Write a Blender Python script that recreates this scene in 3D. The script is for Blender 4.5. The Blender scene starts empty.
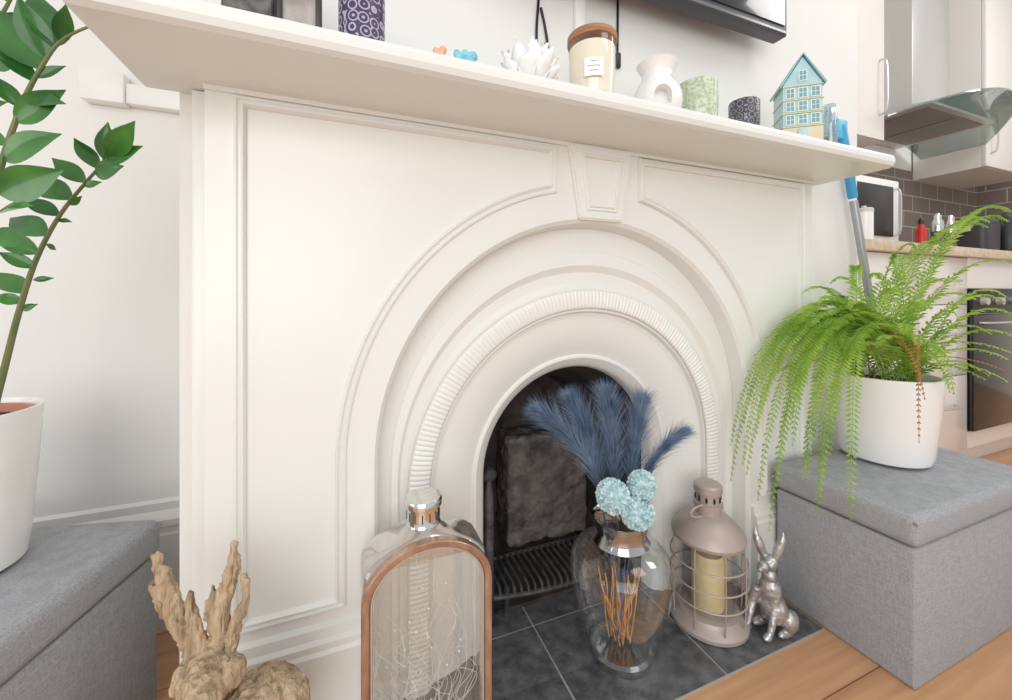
import bpy, bmesh, math, random
from mathutils import Vector, Matrix, Euler, noise
random.seed(7)
S = bpy.context.scene; C = S.collection; PI = math.pi
S.view_settings.view_transform = 'Standard'
H = .76; F = 400.0; HY = 295.0
YAW = math.atan2(158, 400); SN, CS = math.sin(YAW), math.cos(YAW)
def at(px, py, d):
    r = (px-506)/F*d
    return Vector((CS*r+SN*d, -SN*r+CS*d, H-(py-HY)/F*d))
def xat(px, Y):
    k = (px-506)/F
    return Y*(SN+CS*k)/(CS-SN*k)
# ------------------------------------------------------------------ materials
def lin(c): 
    c /= 255.0
    return c/12.92 if c <= .04045 else ((c+.055)/1.055)**2.4
def rgb(c): return (lin(c[0]), lin(c[1]), lin(c[2]), 1)
def M(name, col, rough=.5, metal=0, col2=None, vs=8, bump=0, bs=60, stretch=(1,1,1), lo=.35, hi=.65, coat=0, spec=.5, detail=4):
    m = bpy.data.materials.new(name); m.use_nodes = True
    nt = m.node_tree; b = nt.nodes['Principled BSDF']
    b.inputs['Base Color'].default_value = rgb(col); b.inputs['Roughness'].default_value = rough
    b.inputs['Metallic'].default_value = metal; b.inputs['Coat Weight'].default_value = coat
    b.inputs['Specular IOR Level'].default_value = spec
    tc = nt.nodes.new('ShaderNodeTexCoord'); mp = nt.nodes.new('ShaderNodeMapping'); mp.inputs['Scale'].default_value = stretch
    nt.links.new(tc.outputs['Object'], mp.inputs['Vector'])
    if col2:
        n = nt.nodes.new('ShaderNodeTexNoise'); n.inputs['Scale'].default_value = vs; n.inputs['Detail'].default_value = detail
        r = nt.nodes.new('ShaderNodeValToRGB'); r.color_ramp.elements[0].position = lo; r.color_ramp.elements[1].position = hi
        r.color_ramp.elements[0].color = rgb(col); r.color_ramp.elements[1].color = rgb(col2)
        nt.links.new(mp.outputs[0], n.inputs['Vector']); nt.links.new(n.outputs['Fac'], r.inputs['Fac']); nt.links.new(r.outputs[0], b.inputs['Base Color'])
    if bump:
        n = nt.nodes.new('ShaderNodeTexNoise'); n.inputs['Scale'].default_value = bs; n.inputs['Detail'].default_value = 5
        bp = nt.nodes.new('ShaderNodeBump'); bp.inputs['Strength'].default_value = bump; bp.inputs['Distance'].default_value = .01
        nt.links.new(mp.outputs[0], n.inputs['Vector']); nt.links.new(n.outputs['Fac'], bp.inputs['Height']); nt.links.new(bp.outputs[0], b.inputs['Normal'])
    return m
def glass(name, tint=(245,248,248), fac=.12, rough=.03, edge=.45, blend=.25):
    m = bpy.data.materials.new(name); m.use_nodes = True; nt = m.node_tree; nt.nodes.clear()
    o = nt.nodes.new('ShaderNodeOutputMaterial'); mx = nt.nodes.new('ShaderNodeMixShader'); t = nt.nodes.new('ShaderNodeBsdfTransparent'); g = nt.nodes.new('ShaderNodeBsdfGlossy')
    lw = nt.nodes.new('ShaderNodeLayerWeight'); lw.inputs['Blend'].default_value = blend
    ma = nt.nodes.new('ShaderNodeMath'); ma.operation = 'MULTIPLY_ADD'; ma.inputs[1].default_value = edge; ma.inputs[2].default_value = fac; ma.use_clamp = True
    t.inputs[0].default_value = rgb(tint); g.inputs['Roughness'].default_value = rough; g.inputs['Color'].default_value = (1,1,1,1)
    nt.links.new(lw.outputs['Facing'], ma.inputs[0]); nt.links.new(ma.outputs[0], mx.inputs[0])
    nt.links.new(t.outputs[0], mx.inputs[1]); nt.links.new(g.outputs[0], mx.inputs[2]); nt.links.new(mx.outputs[0], o.inputs[0])
    return m
def leafmat(name, c1, c2, rough=.4, trans=.35, vs=30):
    m = M(name, c1, rough, 0, c2, vs, lo=.3, hi=.7); nt = m.node_tree; b = nt.nodes['Principled BSDF']; o = nt.nodes['Material Output']
    tr = nt.nodes.new('ShaderNodeBsdfTranslucent'); mx = nt.nodes.new('ShaderNodeMixShader'); mx.inputs[0].default_value = trans
    src = b.inputs['Base Color'].links[0].from_socket
    nt.links.new(src, tr.inputs[0]); nt.links.new(b.outputs[0], mx.inputs[1]); nt.links.new(tr.outputs[0], mx.inputs[2]); nt.links.new(mx.outputs[0], o.inputs[0])
    return m
def motif(name, c1, c2, scale):
    """repeated petal-like motif from a voronoi pattern"""
    m = M(name, c1, .35); nt = m.node_tree; b = nt.nodes['Principled BSDF']; tc = nt.nodes['Texture Coordinate']
    v = nt.nodes.new('ShaderNodeTexVoronoi'); v.inputs['Scale'].default_value = scale; v.inputs['Randomness'].default_value = .35
    ma = nt.nodes.new('ShaderNodeMath'); ma.operation = 'MULTIPLY'; ma.inputs[1].default_value = 19
    sn = nt.nodes.new('ShaderNodeMath'); sn.operation = 'SINE'; r = nt.nodes.new('ShaderNodeValToRGB')
    r.color_ramp.elements[0].position = .45; r.color_ramp.elements[1].position = .62; r.color_ramp.elements[0].color = rgb(c1); r.color_ramp.elements[1].color = rgb(c2)
    nt.links.new(tc.outputs['Object'], v.inputs['Vector']); nt.links.new(v.outputs['Distance'], ma.inputs[0]); nt.links.new(ma.outputs[0], sn.inputs[0]); nt.links.new(sn.outputs[0], r.inputs['Fac']); nt.links.new(r.outputs[0], b.inputs['Base Color'])
    return m
def brickmat(name, c1, c2, mortar, bw, bh, msize, plane='XZ', rough=.3, offset=.5, grain=None, bump=.3):
    m = bpy.data.materials.new(name); m.use_nodes = True; nt = m.node_tree; b = nt.nodes['Principled BSDF']; b.inputs['Roughness'].default_value = rough
    tc = nt.nodes.new('ShaderNodeTexCoord'); sp = nt.nodes.new('ShaderNodeSeparateXYZ'); cb = nt.nodes.new('ShaderNodeCombineXYZ')
    nt.links.new(tc.outputs['Object'], sp.inputs[0])
    nt.links.new(sp.outputs[plane[0]], cb.inputs[0]); nt.links.new(sp.outputs[plane[1]], cb.inputs[1])
    br = nt.nodes.new('ShaderNodeTexBrick'); br.inputs['Scale'].default_value = 1; br.inputs['Brick Width'].default_value = bw; br.inputs['Row Height'].default_value = bh
    br.inputs['Mortar Size'].default_value = msize; br.offset = offset
    br.inputs['Color1'].default_value = rgb(c1); br.inputs['Color2'].default_value = rgb(c2); br.inputs['Mortar'].default_value = rgb(mortar)
    nt.links.new(cb.outputs[0], br.inputs['Vector'])
    out = br.outputs['Color']
    if grain:
        mp = nt.nodes.new('ShaderNodeMapping'); mp.inputs['Scale'].default_value = grain; nt.links.new(cb.outputs[0], mp.inputs[0])
        n = nt.nodes.new('ShaderNodeTexNoise'); n.inputs['Scale'].default_value = 1; n.inputs['Detail'].default_value = 6; nt.links.new(mp.outputs[0], n.inputs['Vector'])
        mx = nt.nodes.new('ShaderNodeMix'); mx.data_type = 'RGBA'; mx.blend_type = 'MULTIPLY'; mx.inputs[0].default_value = .6
        rp = nt.nodes.new('ShaderNodeValToRGB'); rp.color_ramp.elements[0].position = .3; rp.color_ramp.elements[0].color = (.62,.54,.46,1); rp.color_ramp.elements[1].position = .65
        nt.links.new(n.outputs['Fac'], rp.inputs[0]); nt.links.new(out, mx.inputs[6]); nt.links.new(rp.outputs[0], mx.inputs[7]); out = mx.outputs[2]
    nt.links.new(out, b.inputs['Base Color'])
    bp = nt.nodes.new('ShaderNodeBump'); bp.inputs['Strength'].default_value = bump; bp.inputs['Distance'].default_value = .002; bp.invert = True
    nt.links.new(br.outputs['Fac'], bp.inputs['Height']); nt.links.new(bp.outputs[0], b.inputs['Normal'])
    return m
def fabric(name, c1, c2):
    m = M(name, c1, .9, 0, c2, 420, lo=.3, hi=.7, spec=.2, detail=2); nt = m.node_tree; b = nt.nodes['Principled BSDF']
    tc = nt.nodes['Texture Coordinate']
    src = b.inputs['Base Color'].links[0].from_socket
    for st in ((40,40,800),(800,800,40)):
        mp = nt.nodes.new('ShaderNodeMapping'); mp.inputs['Scale'].default_value = st; nt.links.new(tc.outputs['Object'], mp.inputs[0])
        n = nt.nodes.new('ShaderNodeTexNoise'); n.inputs['Scale'].default_value = 1; n.inputs['Detail'].default_value = 2; nt.links.new(mp.outputs[0], n.inputs['Vector'])
        rp = nt.nodes.new('ShaderNodeValToRGB'); rp.color_ramp.elements[0].position = .35; rp.color_ramp.elements[0].color = (.72,.72,.73,1); rp.color_ramp.elements[1].position = .62
        nt.links.new(n.outputs['Fac'], rp.inputs[0])
        mx = nt.nodes.new('ShaderNodeMix'); mx.data_type = 'RGBA'; mx.blend_type = 'MULTIPLY'; mx.inputs[0].default_value = .5
        nt.links.new(src, mx.inputs[6]); nt.links.new(rp.outputs[0], mx.inputs[7]); src = mx.outputs[2]
    nt.links.new(src, b.inputs['Base Color'])
    return m
paint = M('gloss_white_paint', (233,234,230), .26, bump=.04, bs=25)
wallp = M('wall_white_paint', (230,229,225), .7, bump=.03, bs=60)
woodwork = M('white_woodwork', (234,233,229), .35)
slate = M('slate_tile', (72,74,77), .42, 0, (104,105,107), 34, bump=1, bs=20, detail=8)
grout = M('grout', (164,161,156), .9)
soot = M('soot', (38,35,34), .9, 0, (80,72,68), 14, bump=.8, bs=20)
brickdark = M('fire_brick', (66,62,60), .9, 0, (128,121,115), 22, bump=1, bs=50, lo=.34, hi=.78)
iron = M('cast_iron', (62,62,63), .5, .3, (92,90,89), 30, bump=.4, bs=80)
floorm = brickmat('oak_laminate', (214,168,128), (202,154,114), (140,100,70), 1.2, .16, .0012, 'XY', .36, .37, (3,45,1), .15)
greyfab = fabric('grey_linen', (160,162,166), (184,186,190))
white_cer = M('white_ceramic', (244,243,241), .25, coat=.4)
terra = M('inner_pot', (206,140,120), .8)
soil = M('soil', (52,38,28), 1, 0, (86,62,44), 60, bump=1, bs=80)
fern_m = leafmat('fern_leaf', (138,184,58), (200,224,116), .5, .4, 12)
dead_m = M('dry_frond', (176,120,66), .8)
zz_m = leafmat('glossy_leaf', (34,86,38), (80,138,62), .15, .12, 14)
zz_s = M('green_stem', (88,112,62), .5, 0, (124,120,80), 20)
clear = glass('clear_glass', (253,254,254), .045, .0, .8, .2)
foot_g = glass('thick_glass_foot', (226,232,232), .22, .02, .6, .3)
globe = glass('globe_glass', (250,250,250), .04, .02, .3, .2)
smoke = glass('smoky_silver_glass', (120,124,132), .45, .08, .5, .3)
chrome = M('chrome', (225,222,218), .1, 1)
steel = M('brushed_steel', (214,213,211), .3, .7, bump=.05, bs=150)
shiny = M('polished_steel', (222,221,219), .2, .8, bump=.04, bs=20)
coppery = M('copper_frame', (156,118,96), .3, .65, (204,174,154), 14, stretch=(3,3,1), bump=.1, bs=40)
taupe = M('taupe_metal', (182,168,161), .42, .25)
wax2 = M('yellow_wax', (240,224,172), .5); wax = M('cream_wax', (244,236,212), .5)
wick_m = M('wick', (40,34,30), .9)
blue_p = M('blue_plume', (92,116,146), .95, 0, (140,160,184), 25, spec=.1)
blue_d = M('plume_stem', (76,98,128), .8)
pom_m = M('pale_blue_petal', (192,220,224), .8, 0, (220,238,241), 60)
twig_m = M('orange_twig', (198,126,58), .7, 0, (222,164,92), 40)
silver_h = M('antique_silver', (208,208,208), .28, .65, (160,158,156), 40, bump=.3, bs=90)
drift = M('driftwood', (206,182,150), .85, 0, (120,94,70), 7, bump=1, bs=18, stretch=(10,10,1.2), lo=.4, hi=.78)
black = M('black_plastic', (24,24,26), .35); screen_m = M('tv_screen', (14,15,18), .12, coat=.5); darkg = M('dark_grey_plastic', (58,58,62), .4)
cream_cab = M('cabinet_gloss', (228,223,218), .22, coat=.3)
worktop_m = M('worktop_beige', (214,196,172), .4, 0, (198,178,152), 40)
tile_k = brickmat('metro_tile', (126,114,109), (118,107,102), (172,164,157), .2, .1, .004, 'XZ', .18)
tile_r = brickmat('metro_tile_right', (126,114,109), (118,107,102), (172,164,157), .2, .1, .004, 'YZ', .18)
# ------------------------------------------------------------------ mesh helpers
def root_of(o):
    while o.parent: o = o.parent
    return o
def obj(name, bm, mat, parent=None, smooth=True, local=False, origin=None, ang=38):
    if parent is not None and not local: bmesh.ops.translate(bm, verts=bm.verts, vec=-root_of(parent).location)
    if origin is not None: bmesh.ops.translate(bm, verts=bm.verts, vec=-Vector(origin))
    bmesh.ops.recalc_face_normals(bm, faces=bm.faces)
    me = bpy.data.meshes.new(name); bm.to_mesh(me); bm.free()
    me.materials.append(mat)
    if smooth and len(me.polygons):
        me.polygons.foreach_set('use_smooth', [True]*len(me.polygons)); me.set_sharp_from_angle(angle=math.radians(ang))
    o = bpy.data.objects.new(name, me); C.objects.link(o)
    if parent is not None: o.parent = parent
    if origin is not None: o.location = origin
    return o
def tag(o, label, cat, group=None):
    o['label'] = label; o['category'] = cat
    if group: o['group'] = group
    return o
def thing(name, label, cat, loc, rz=0, group=None):
    o = bpy.data.objects.new(name, None); C.objects.link(o); o.empty_display_size = .05
    o.location = loc; o.rotation_euler = (0,0,rz); return tag(o, label, cat, group)
def struct(name, bm, m, **k):
    o = obj(name, bm, m, **k); o['kind'] = 'structure'; return o
def B(): return bmesh.new()
def box(bm, x0, x1, y0, y1, z0, z1, bev=0, seg=2):
    r = bmesh.ops.create_cube(bm, size=1); vs = r['verts']
    for v in vs: v.co = Vector((x0+(v.co.x+.5)*(x1-x0), y0+(v.co.y+.5)*(y1-y0), z0+(v.co.z+.5)*(z1-z0)))
    if bev:
        es = list({e for v in vs for e in v.link_edges})
        bmesh.ops.bevel(bm, geom=es, offset=bev, segments=seg, profile=.5, affect='EDGES')
    return bm
def lathe(bm, prof, loc=(0,0,0), seg=40):
    loc = Vector(loc); rings = []
    for r, z in prof:
        if r < 1e-6: rings.append([bm.verts.new(loc+Vector((0,0,z)))])
        else: rings.append([bm.verts.new(loc+Vector((r*math.cos(2*PI*i/seg), r*math.sin(2*PI*i/seg), z))) for i in range(seg)])
    for k in range(len(rings)-1):
        a, b = rings[k], rings[k+1]
        for i in range(seg):
            j = (i+1) % seg
            if len(a) == 1 and len(b) == 1: continue
            if len(a) == 1: bm.faces.new((a[0], b[i], b[j]))
            elif len(b) == 1: bm.faces.new((a[i], a[j], b[0]))
            else: bm.faces.new((a[i], a[j], b[j], b[i]))
    return bm
def tube(bm, pts, rad, seg=8, closed=False, cap=True):
    pts = [Vector(p) for p in pts]; n = len(pts); rings = []
    nrm = None
    for i in range(n):
        if closed: t = (pts[(i+1)%n]-pts[i-1]).normalized()
        else: t = (pts[min(i+1,n-1)]-pts[max(i-1,0)]).normalized()
        if nrm is None:
            nrm = t.orthogonal().normalized()
        else:
            nrm = (nrm-t*nrm.dot(t))
            nrm = nrm.normalized() if nrm.length > 1e-6 else t.orthogonal().normalized()
        bn = t.cross(nrm); r = rad[min(i,len(rad)-1)] if isinstance(rad, (list, tuple)) else rad
        rings.append([bm.verts.new(pts[i]+r*(math.cos(2*PI*k/seg)*nrm+math.sin(2*PI*k/seg)*bn)) for k in range(seg)])
    for i in range(n if closed else n-1):
        a, b = rings[i], rings[(i+1)%n]
        for k in range(seg):
            l = (k+1) % seg; bm.faces.new((a[k], a[l], b[l], b[k]))
    if cap and not closed:
        bm.faces.new(rings[0]); bm.faces.new(rings[-1])
    return bm
def prism_y(bm, poly, y0, y1):
    a = [bm.verts.new((x, y0, z)) for x, z in poly]; b = [bm.verts.new((x, y1, z)) for x, z in poly]; n = len(poly)
    bm.faces.new(a); bm.faces.new(b)
    for i in range(n): bm.faces.new((a[i], a[(i+1)%n], b[(i+1)%n], b[i]))
    return bm
def prism_x(bm, poly, x0, x1):
    a = [bm.verts.new((x0, y, z)) for y, z in poly]; b = [bm.verts.new((x1, y, z)) for y, z in poly]; n = len(poly)
    bm.faces.new(a); bm.faces.new(b)
    for i in range(n): bm.faces.new((a[i], a[(i+1)%n], b[(i+1)%n], b[i]))
    return bm
def ell(bm, c, r, rot=None, sub=3):
    mt = Matrix.Translation(Vector(c)) @ (rot.to_matrix().to_4x4() if rot else Matrix()) @ Matrix.Diagonal((r[0], r[1], r[2], 1))
    bmesh.ops.create_icosphere(bm, subdivisions=sub, radius=1, matrix=mt); return bm
def fuse(bm, voxel, it=6, disp=0, dscale=20, dstretch=(1,1,1), ridge=False):
    me = bpy.data.meshes.new('tmp'); bm.to_mesh(me); bm.free(); o = bpy.data.objects.new('tmp', me); C.objects.link(o)
    m = o.modifiers.new('r', 'REMESH'); m.mode = 'VOXEL'; m.voxel_size = voxel
    s = o.modifiers.new('s', 'SMOOTH'); s.iterations = it; s.factor = .5
    dg = bpy.context.evaluated_depsgraph_get(); me2 = bpy.data.meshes.new_from_object(o.evaluated_get(dg))
    bpy.data.objects.remove(o); out = B(); out.from_mesh(me2); bpy.data.meshes.remove(me2); out.normal_update()
    if disp:
        for v in out.verts:
            p = Vector((v.co.x*dstretch[0], v.co.y*dstretch[1], v.co.z*dstretch[2]))*dscale
            q = noise.noise(p)+.5*noise.noise(p*2.3)
            if ridge: q = .6-1.7*abs(q)
            v.co += v.normal*disp*q
    return out
def carve(bm, cutter):
    """boolean difference, returned as a bmesh"""
    os_ = []
    for b in (bm, cutter):
        bmesh.ops.recalc_face_normals(b, faces=b.faces); me = bpy.data.meshes.new('tmp'); b.to_mesh(me); b.free(); o = bpy.data.objects.new('tmp', me); C.objects.link(o); os_.append(o)
    m = os_[0].modifiers.new('b', 'BOOLEAN'); m.operation = 'DIFFERENCE'; m.object = os_[1]; m.solver = 'EXACT'
    dg = bpy.context.evaluated_depsgraph_get(); me2 = bpy.data.meshes.new_from_object(os_[0].evaluated_get(dg))
    for o in os_: bpy.data.objects.remove(o)
    out = B(); out.from_mesh(me2); bpy.data.meshes.remove(me2); return out
def bez(p0, p1, p2, p3, n):
    out = []
    for i in range(n+1):
        t = i/n; out.append(p0*(1-t)**3+p1*3*t*(1-t)**2+p2*3*t*t*(1-t)+p3*t**3)
    return out
def smoothpath(pts, n=6):
    pts = [Vector(p) for p in pts]; out = []
    for i in range(len(pts)-1):
        a = pts[max(i-1,0)]; b = pts[i]; c = pts[i+1]; d = pts[min(i+2,len(pts)-1)]
        for k in range(n):
            t = k/n; out.append(.5*((2*b)+(c-a)*t+(2*a-5*b+4*c-d)*t*t+(3*b-a-3*c+d)*t**3))
    out.append(pts[-1]); return out
# ------------------------------------------------------------------ setting
D = .72; CX = .497; XL, XR = -.199, 1.196; ZS = 1.072
bm = B(); box(bm, -2.4, 4.3, -1.4, 1.5, -.06, 0); struct('floor', bm, floorm, smooth=False)
bm = B(); box(bm, -2.4, -.242, 1.15, 1.5, 0, 3.2); struct('wall_left', bm, wallp, smooth=False)
bm = B(); box(bm, -.242, 1.48, .76, 1.5, ZS, 3.2); box(bm, -.242, -.19, .76, 1.5, 0, ZS); box(bm, 1.19, 1.48, .76, 1.5, 0, ZS); box(bm, -.19, 1.19, 1.2, 1.5, 0, ZS)
struct('wall_chimney', bm, wallp, smooth=False)
bm = B(); box(bm, 1.48, 4.3, 1.45, 1.55, 0, 3.2); struct('wall_kitchen', bm, wallp, smooth=False)
bm = B(); box(bm, 4.25, 4.35, -1.4, 1.45, 0, 3.2); struct('wall_right', bm, wallp, smooth=False)
sk = [(1.15,0),(1.128,0),(1.128,.215),(1.131,.22),(1.131,.232),(1.126,.236),(1.126,.25),(1.134,.262),(1.14,.268),(1.14,.285),(1.15,.29)]
bm = B(); prism_x(bm, sk, -2.4, -.243); struct('baseboard_left', bm, woodwork, ang=20)
bm = B(); box(bm, -.53, -.455, 1.118, 1.15, 1.178, 1.245, .004); box(bm, -.455, -.243, 1.124, 1.15, 1.182, 1.226, .003); struct('trim_1', bm, woodwork)
bm = B(); box(bm, xat(573,.76), xat(583,.76), .748, .76, 1.107, 2.0, .002); struct('trim_2', bm, woodwork)
bm = B(); box(bm, 1.48, 4.25, 1.442, 1.45, .96, 1.56); struct('trim_3', bm, tile_k, smooth=False)
bm = B(); box(bm, 4.242, 4.25, .3, 1.442, .96, 1.56); struct('trim_4', bm, tile_r, smooth=False)
# ------------------------------------------------------------------ fireplace surround
def arch(r, cz, y, z0=.006, nl=10, na=56, cx=CX, k=1.0):
    p = [Vector((cx-r, y, z0+(cz-z0)*i/nl)) for i in range(nl)]
    p += [Vector((cx-r*math.cos(PI*i/na), y, cz+k*r*math.sin(PI*i/na))) for i in range(na+1)]
    p += [Vector((cx+r, y, cz-(cz-z0)*i/nl)) for i in range(1, nl+1)]
    return p
def loft(bm, profs):
    rows = [[bm.verts.new(v) for v in p] for p in profs]
    for a, b in zip(rows, rows[1:]):
        for i in range(len(a)-1): bm.faces.new((a[i], a[i+1], b[i+1], b[i]))
    return rows
fp = thing('fireplace_surround', 'white painted arched fireplace surround with keystone and long mantel shelf', 'fireplace', (CX, D, 0))
R1, CZ1 = .455, .466
inner = arch(R1, CZ1, D, 0)
outer = []
for v in inner:
    dx, dz = v.x-CX, v.z-CZ1
    if dz <= 0: outer.append(Vector((XL if dx < 0 else XR, D, v.z)))
    else:
        t = min((ZS-CZ1)/dz if dz > 1e-9 else 1e9, ((XR-CX) if dx > 0 else (CX-XL))/abs(dx) if abs(dx) > 1e-9 else 1e9)
        outer.append(Vector((CX+dx*t, D, CZ1+dz*t)))
for cxn in (XL, XR):
    k = min(range(len(outer)), key=lambda i: (outer[i]-Vector((cxn, D, ZS))).length); outer[k] = Vector((cxn, D, ZS))
bm = B(); rows = loft(bm, [[v+Vector((0,.04,0)) for v in outer], outer, inner, arch(.449, .464, .727, 0), arch(.445,.462,.76,0)])
box(bm, XL-.022, XL-.0005, .738, .759, 0, ZS, .003); box(bm, XR+.0005, XR+.022, .738, .759, 0, ZS, .003)
obj('front_panel', bm, paint, fp, ang=30)
def moulding(path, w=.008, h=.006):
    """raised double bead following a closed path on the front face"""
    n = len(path); bm = B(); rows = []
    prof = [(-w,.001), (-w,-.4*h), (-w*.6,-h), (-w*.2,-.35*h), (w*.2,-.3*h), (w*.45,-.75*h), (w*.8,-.6*h), (w,.001)]
    for i in range(n):
        t1 = (path[i]-path[i-1]).normalized(); t2 = (path[(i+1)%n]-path[i]).normalized()
        n1 = Vector((-t1.z,0,t1.x)); n2 = Vector((-t2.z,0,t2.x)); m = (n1+n2)
        m = m.normalized(); m = m/max(.45, m.dot(n1))
        rows.append([bm.verts.new(path[i]+m*a+Vector((0,b,0))) for a, b in prof])
    for i in range(n):
        a, b = rows[i], rows[(i+1)%n]
        for k in range(len(prof)-1): bm.faces.new((a[k], a[k+1], b[k+1], b[k]))
    return bm
RP, CZP = .508, .478
def spandrel(sg):
    xk = .386; dx = CX-xk; a0 = math.asin(dx/RP)
    pts = [(-.154,.25), (-.154,1.056), (xk,1.056)]
    for i in range(33):
        a = a0+(PI/2-a0)*i/32; pts.append((CX-RP*math.sin(a), CZP+RP*math.cos(a)))
    pts.append((CX-RP,.25))
    return [Vector((x if sg < 0 else 2*CX-x, D, z)) for x, z in pts]
for sg in (-1,1): obj('panel_moulding', moulding(spandrel(sg), .009, .008), paint, fp, ang=50)
KY = D-.011
ks = [(.418,1.0725),(.576,1.0725),(.550,.917),(.444,.917)]
bm = B(); prism_y(bm, ks, KY, D+.01); bmesh.ops.bevel(bm, geom=bm.edges[:], offset=.003, segments=2, affect='EDGES')
kst = obj('keystone', bm, paint, fp)
kc = (.497,.99)
ki = [Vector((kc[0]+(x-kc[0])*.62, KY, .995+(z-.995)*.70)) for x, z in ks]
obj('keystone_moulding', moulding(ki, .005, .005), paint, kst)
pp = [(D+.003,0),(D-.02,0),(D-.02,.185),(D-.016,.19),(D-.016,.2),(D-.01,.205),(D-.008,.22),(D+.003,.226)]
for x0, x1 in ((XL-.006, CX-R1-.004), (CX+R1+.004, XR+.006)):
    bm = B(); prism_x(bm, pp, x0, x1); obj('plinth', bm, paint, fp, ang=20)
zt, zb = 1.107, 1.073; yf = .56
prof = [(.759,zb),(.59,zb),(yf+.012,zb),(yf+.004,zb+.004),(yf,zb+.012),(yf,zt-.012),(yf+.004,zt-.004),(yf+.012,zt),(.759,zt)]
bm = B(); prism_x(bm, prof, -.283, 1.245)
obj('mantel_shelf', bm, paint, fp, ang=25)
bm = B(); prism_x(bm, [(D,1.066),(D-.005,1.066),(D-.007,1.0695),(D-.007,1.0729),(D,1.0729)], XL, XR)
obj('bed_moulding', bm, paint, fp, ang=25)
# ------------------------------------------------------------------ cast insert
ins = thing('fireplace_insert', 'white painted cast arched insert with ribbed band around the dark firebox', 'fireplace insert', (CX, .80, 0))
bm = B(); loft(bm, [arch(.4455,.462,.7605), arch(.44,.456,.763), arch(.425,.436,.766), arch(.422,.432,.761), arch(.412,.414,.759), arch(.407,.404,.769), arch(.400,.388,.770), arch(.397,.38,.763), arch(.349,.375,.763), arch(.346,.374,.773), arch(.338,.372,.776)])
obj('arch_frame', bm, paint, ins, ang=28)
bm = B(); rows = []
base = arch(.373,.377,.762, .006, 300, 1100)
nb = len(base); seglen = [0]
for a, b in zip(base, base[1:]): seglen.append(seglen[-1]+(b-a).length)
for i, p in enumerate(base):
    t = (base[min(i+1,nb-1)]-base[max(i-1,0)]).normalized(); nn = Vector((-t.z,0,t.x))
    ph = abs(math.sin(PI*seglen[i]/.0092)); amp = .62+.38*ph**.6
    rows.append([bm.verts.new(p+nn*(.0205*math.cos(PI*k/10))+Vector((0,-.0072*amp*math.sin(PI*k/10)**.55-.001,0))) for k in range(11)])
for a, b in zip(rows, rows[1:]):
    for k in range(10): bm.faces.new((a[k], a[k+1], b[k+1], b[k]))
obj('ribbed_band', bm, paint, ins, ang=60)
bm = B(); loft(bm, [arch(.338,.372,.776), arch(.32,.37,.779), arch(.295,.368,.786), arch(.272,.367,.796), arch(.256,.366,.804), arch(.253,.366,.801), arch(.248,.366,.801), arch(.240,.366,.808), arch(.230,.366,.815), arch(.2245,.366,.824), arch(.222,.366,.85)])
obj('inner_collar', bm, paint, ins, ang=28)
bm = B(); rows = loft(bm, [arch(.224,.366,.836), arch(.217,.36,.90), arch(.19,.36,.98), arch(.165,.36,1.08)])
bm.faces.new(rows[-1]); obj('firebox', bm, soot, ins, ang=30)
bm = B(); box(bm, .28, .715, .885, 1.079, .0068, .014); obj('ash_bed', bm, soot, ins, smooth=False)
bm = B(); box(bm, .395, .64, .985, 1.07, .085, .376, .006, 2)
bm = fuse(bm, .004, 1, .0060, 34); obj('fireback', bm, brickdark, ins, ang=80)
for s in (-1,1):
    bm = B(); tube(bm, [(CX+s*.20,.86,.0068),(CX+s*.20,.86,.30),(CX+s*.196,.87,.34)], [.012,.012,.006], 10)
    lathe(bm, [(0,.0),(.016,.004),(.02,.014),(.012,.024),(0,.03)], (CX+s*.2,.86,.34), 14)
    obj('side_cheek', bm, iron, ins)
g = thing('fire_grate', 'low flat cast iron grate of parallel bars in the firebox', 'grate', (CX,.87,.0068))
bm = B()
for i in range(23):
    x = CX-.185+i*.37/22; u = (i-11)/11; yf_ = .850+.024*u*u
    tube(bm, [(x,.978,.080),(x,yf_+.012,.078),(x,yf_+.002,.073),(x,yf_,.062)], .0036, 8)
obj('bar', bm, iron, g)
bm = B(); tube(bm, [(CX-.19+.38*i/20, .850+.024*((i-10)/10)**2, .058) for i in range(21)], .0055, 8); obj('front_rail', bm, iron, g)
bm = B(); tube(bm, [(CX-.16,.978,.075),(CX+.16,.978,.075)], .005, 8); obj('back_rail', bm, iron, g)
for sx in (-1,1):
    for y, zf in ((.872,.0068),(.965,.0145)):
        bm = B(); tube(bm, [(CX+sx*.15,y,.074),(CX+sx*.152,y,zf)], .007, 8); obj('leg', bm, iron, g)
# ------------------------------------------------------------------ hearth
he = thing('hearth', 'dark slate tiled hearth with pale grout in front of the firebox', 'hearth', (CX,.7,0))
hx0, hx1, hy0, hy1 = CX-.506, CX+.506, .578, 1.06
bm = B(); box(bm, hx0, hx1, hy0, .698, 0, .0045); box(bm, CX-.443, CX+.443, .698, .83, 0, .0045); box(bm, CX-.21,CX+.21,.83,.98,0,.0045); obj('grout_bed', bm, grout, he, smooth=False)
bm = B()
xs = [hx0, .085, .393, .701, hx1+.0]
for i in range(len(xs)-1):
    a, b = xs[i]+.002, xs[i+1]-.002
    if i == 0: a = hx0+.001
    if i == len(xs)-2: b = hx1-.001
    box(bm, a, b, hy0+.001, .698, 0.0005, .0058, .001)
    a2, b2 = max(a, CX-.442), min(b, CX+.442); box(bm, a2, b2, .698, .824, .0005, .0058)
    a3, b3 = max(a, CX-.21), min(b, CX+.21)
    if b3 > a3: box(bm, a3, b3, .828, .975, .0005, .0058)
obj('slate_tiles', bm, slate, he)
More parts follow.
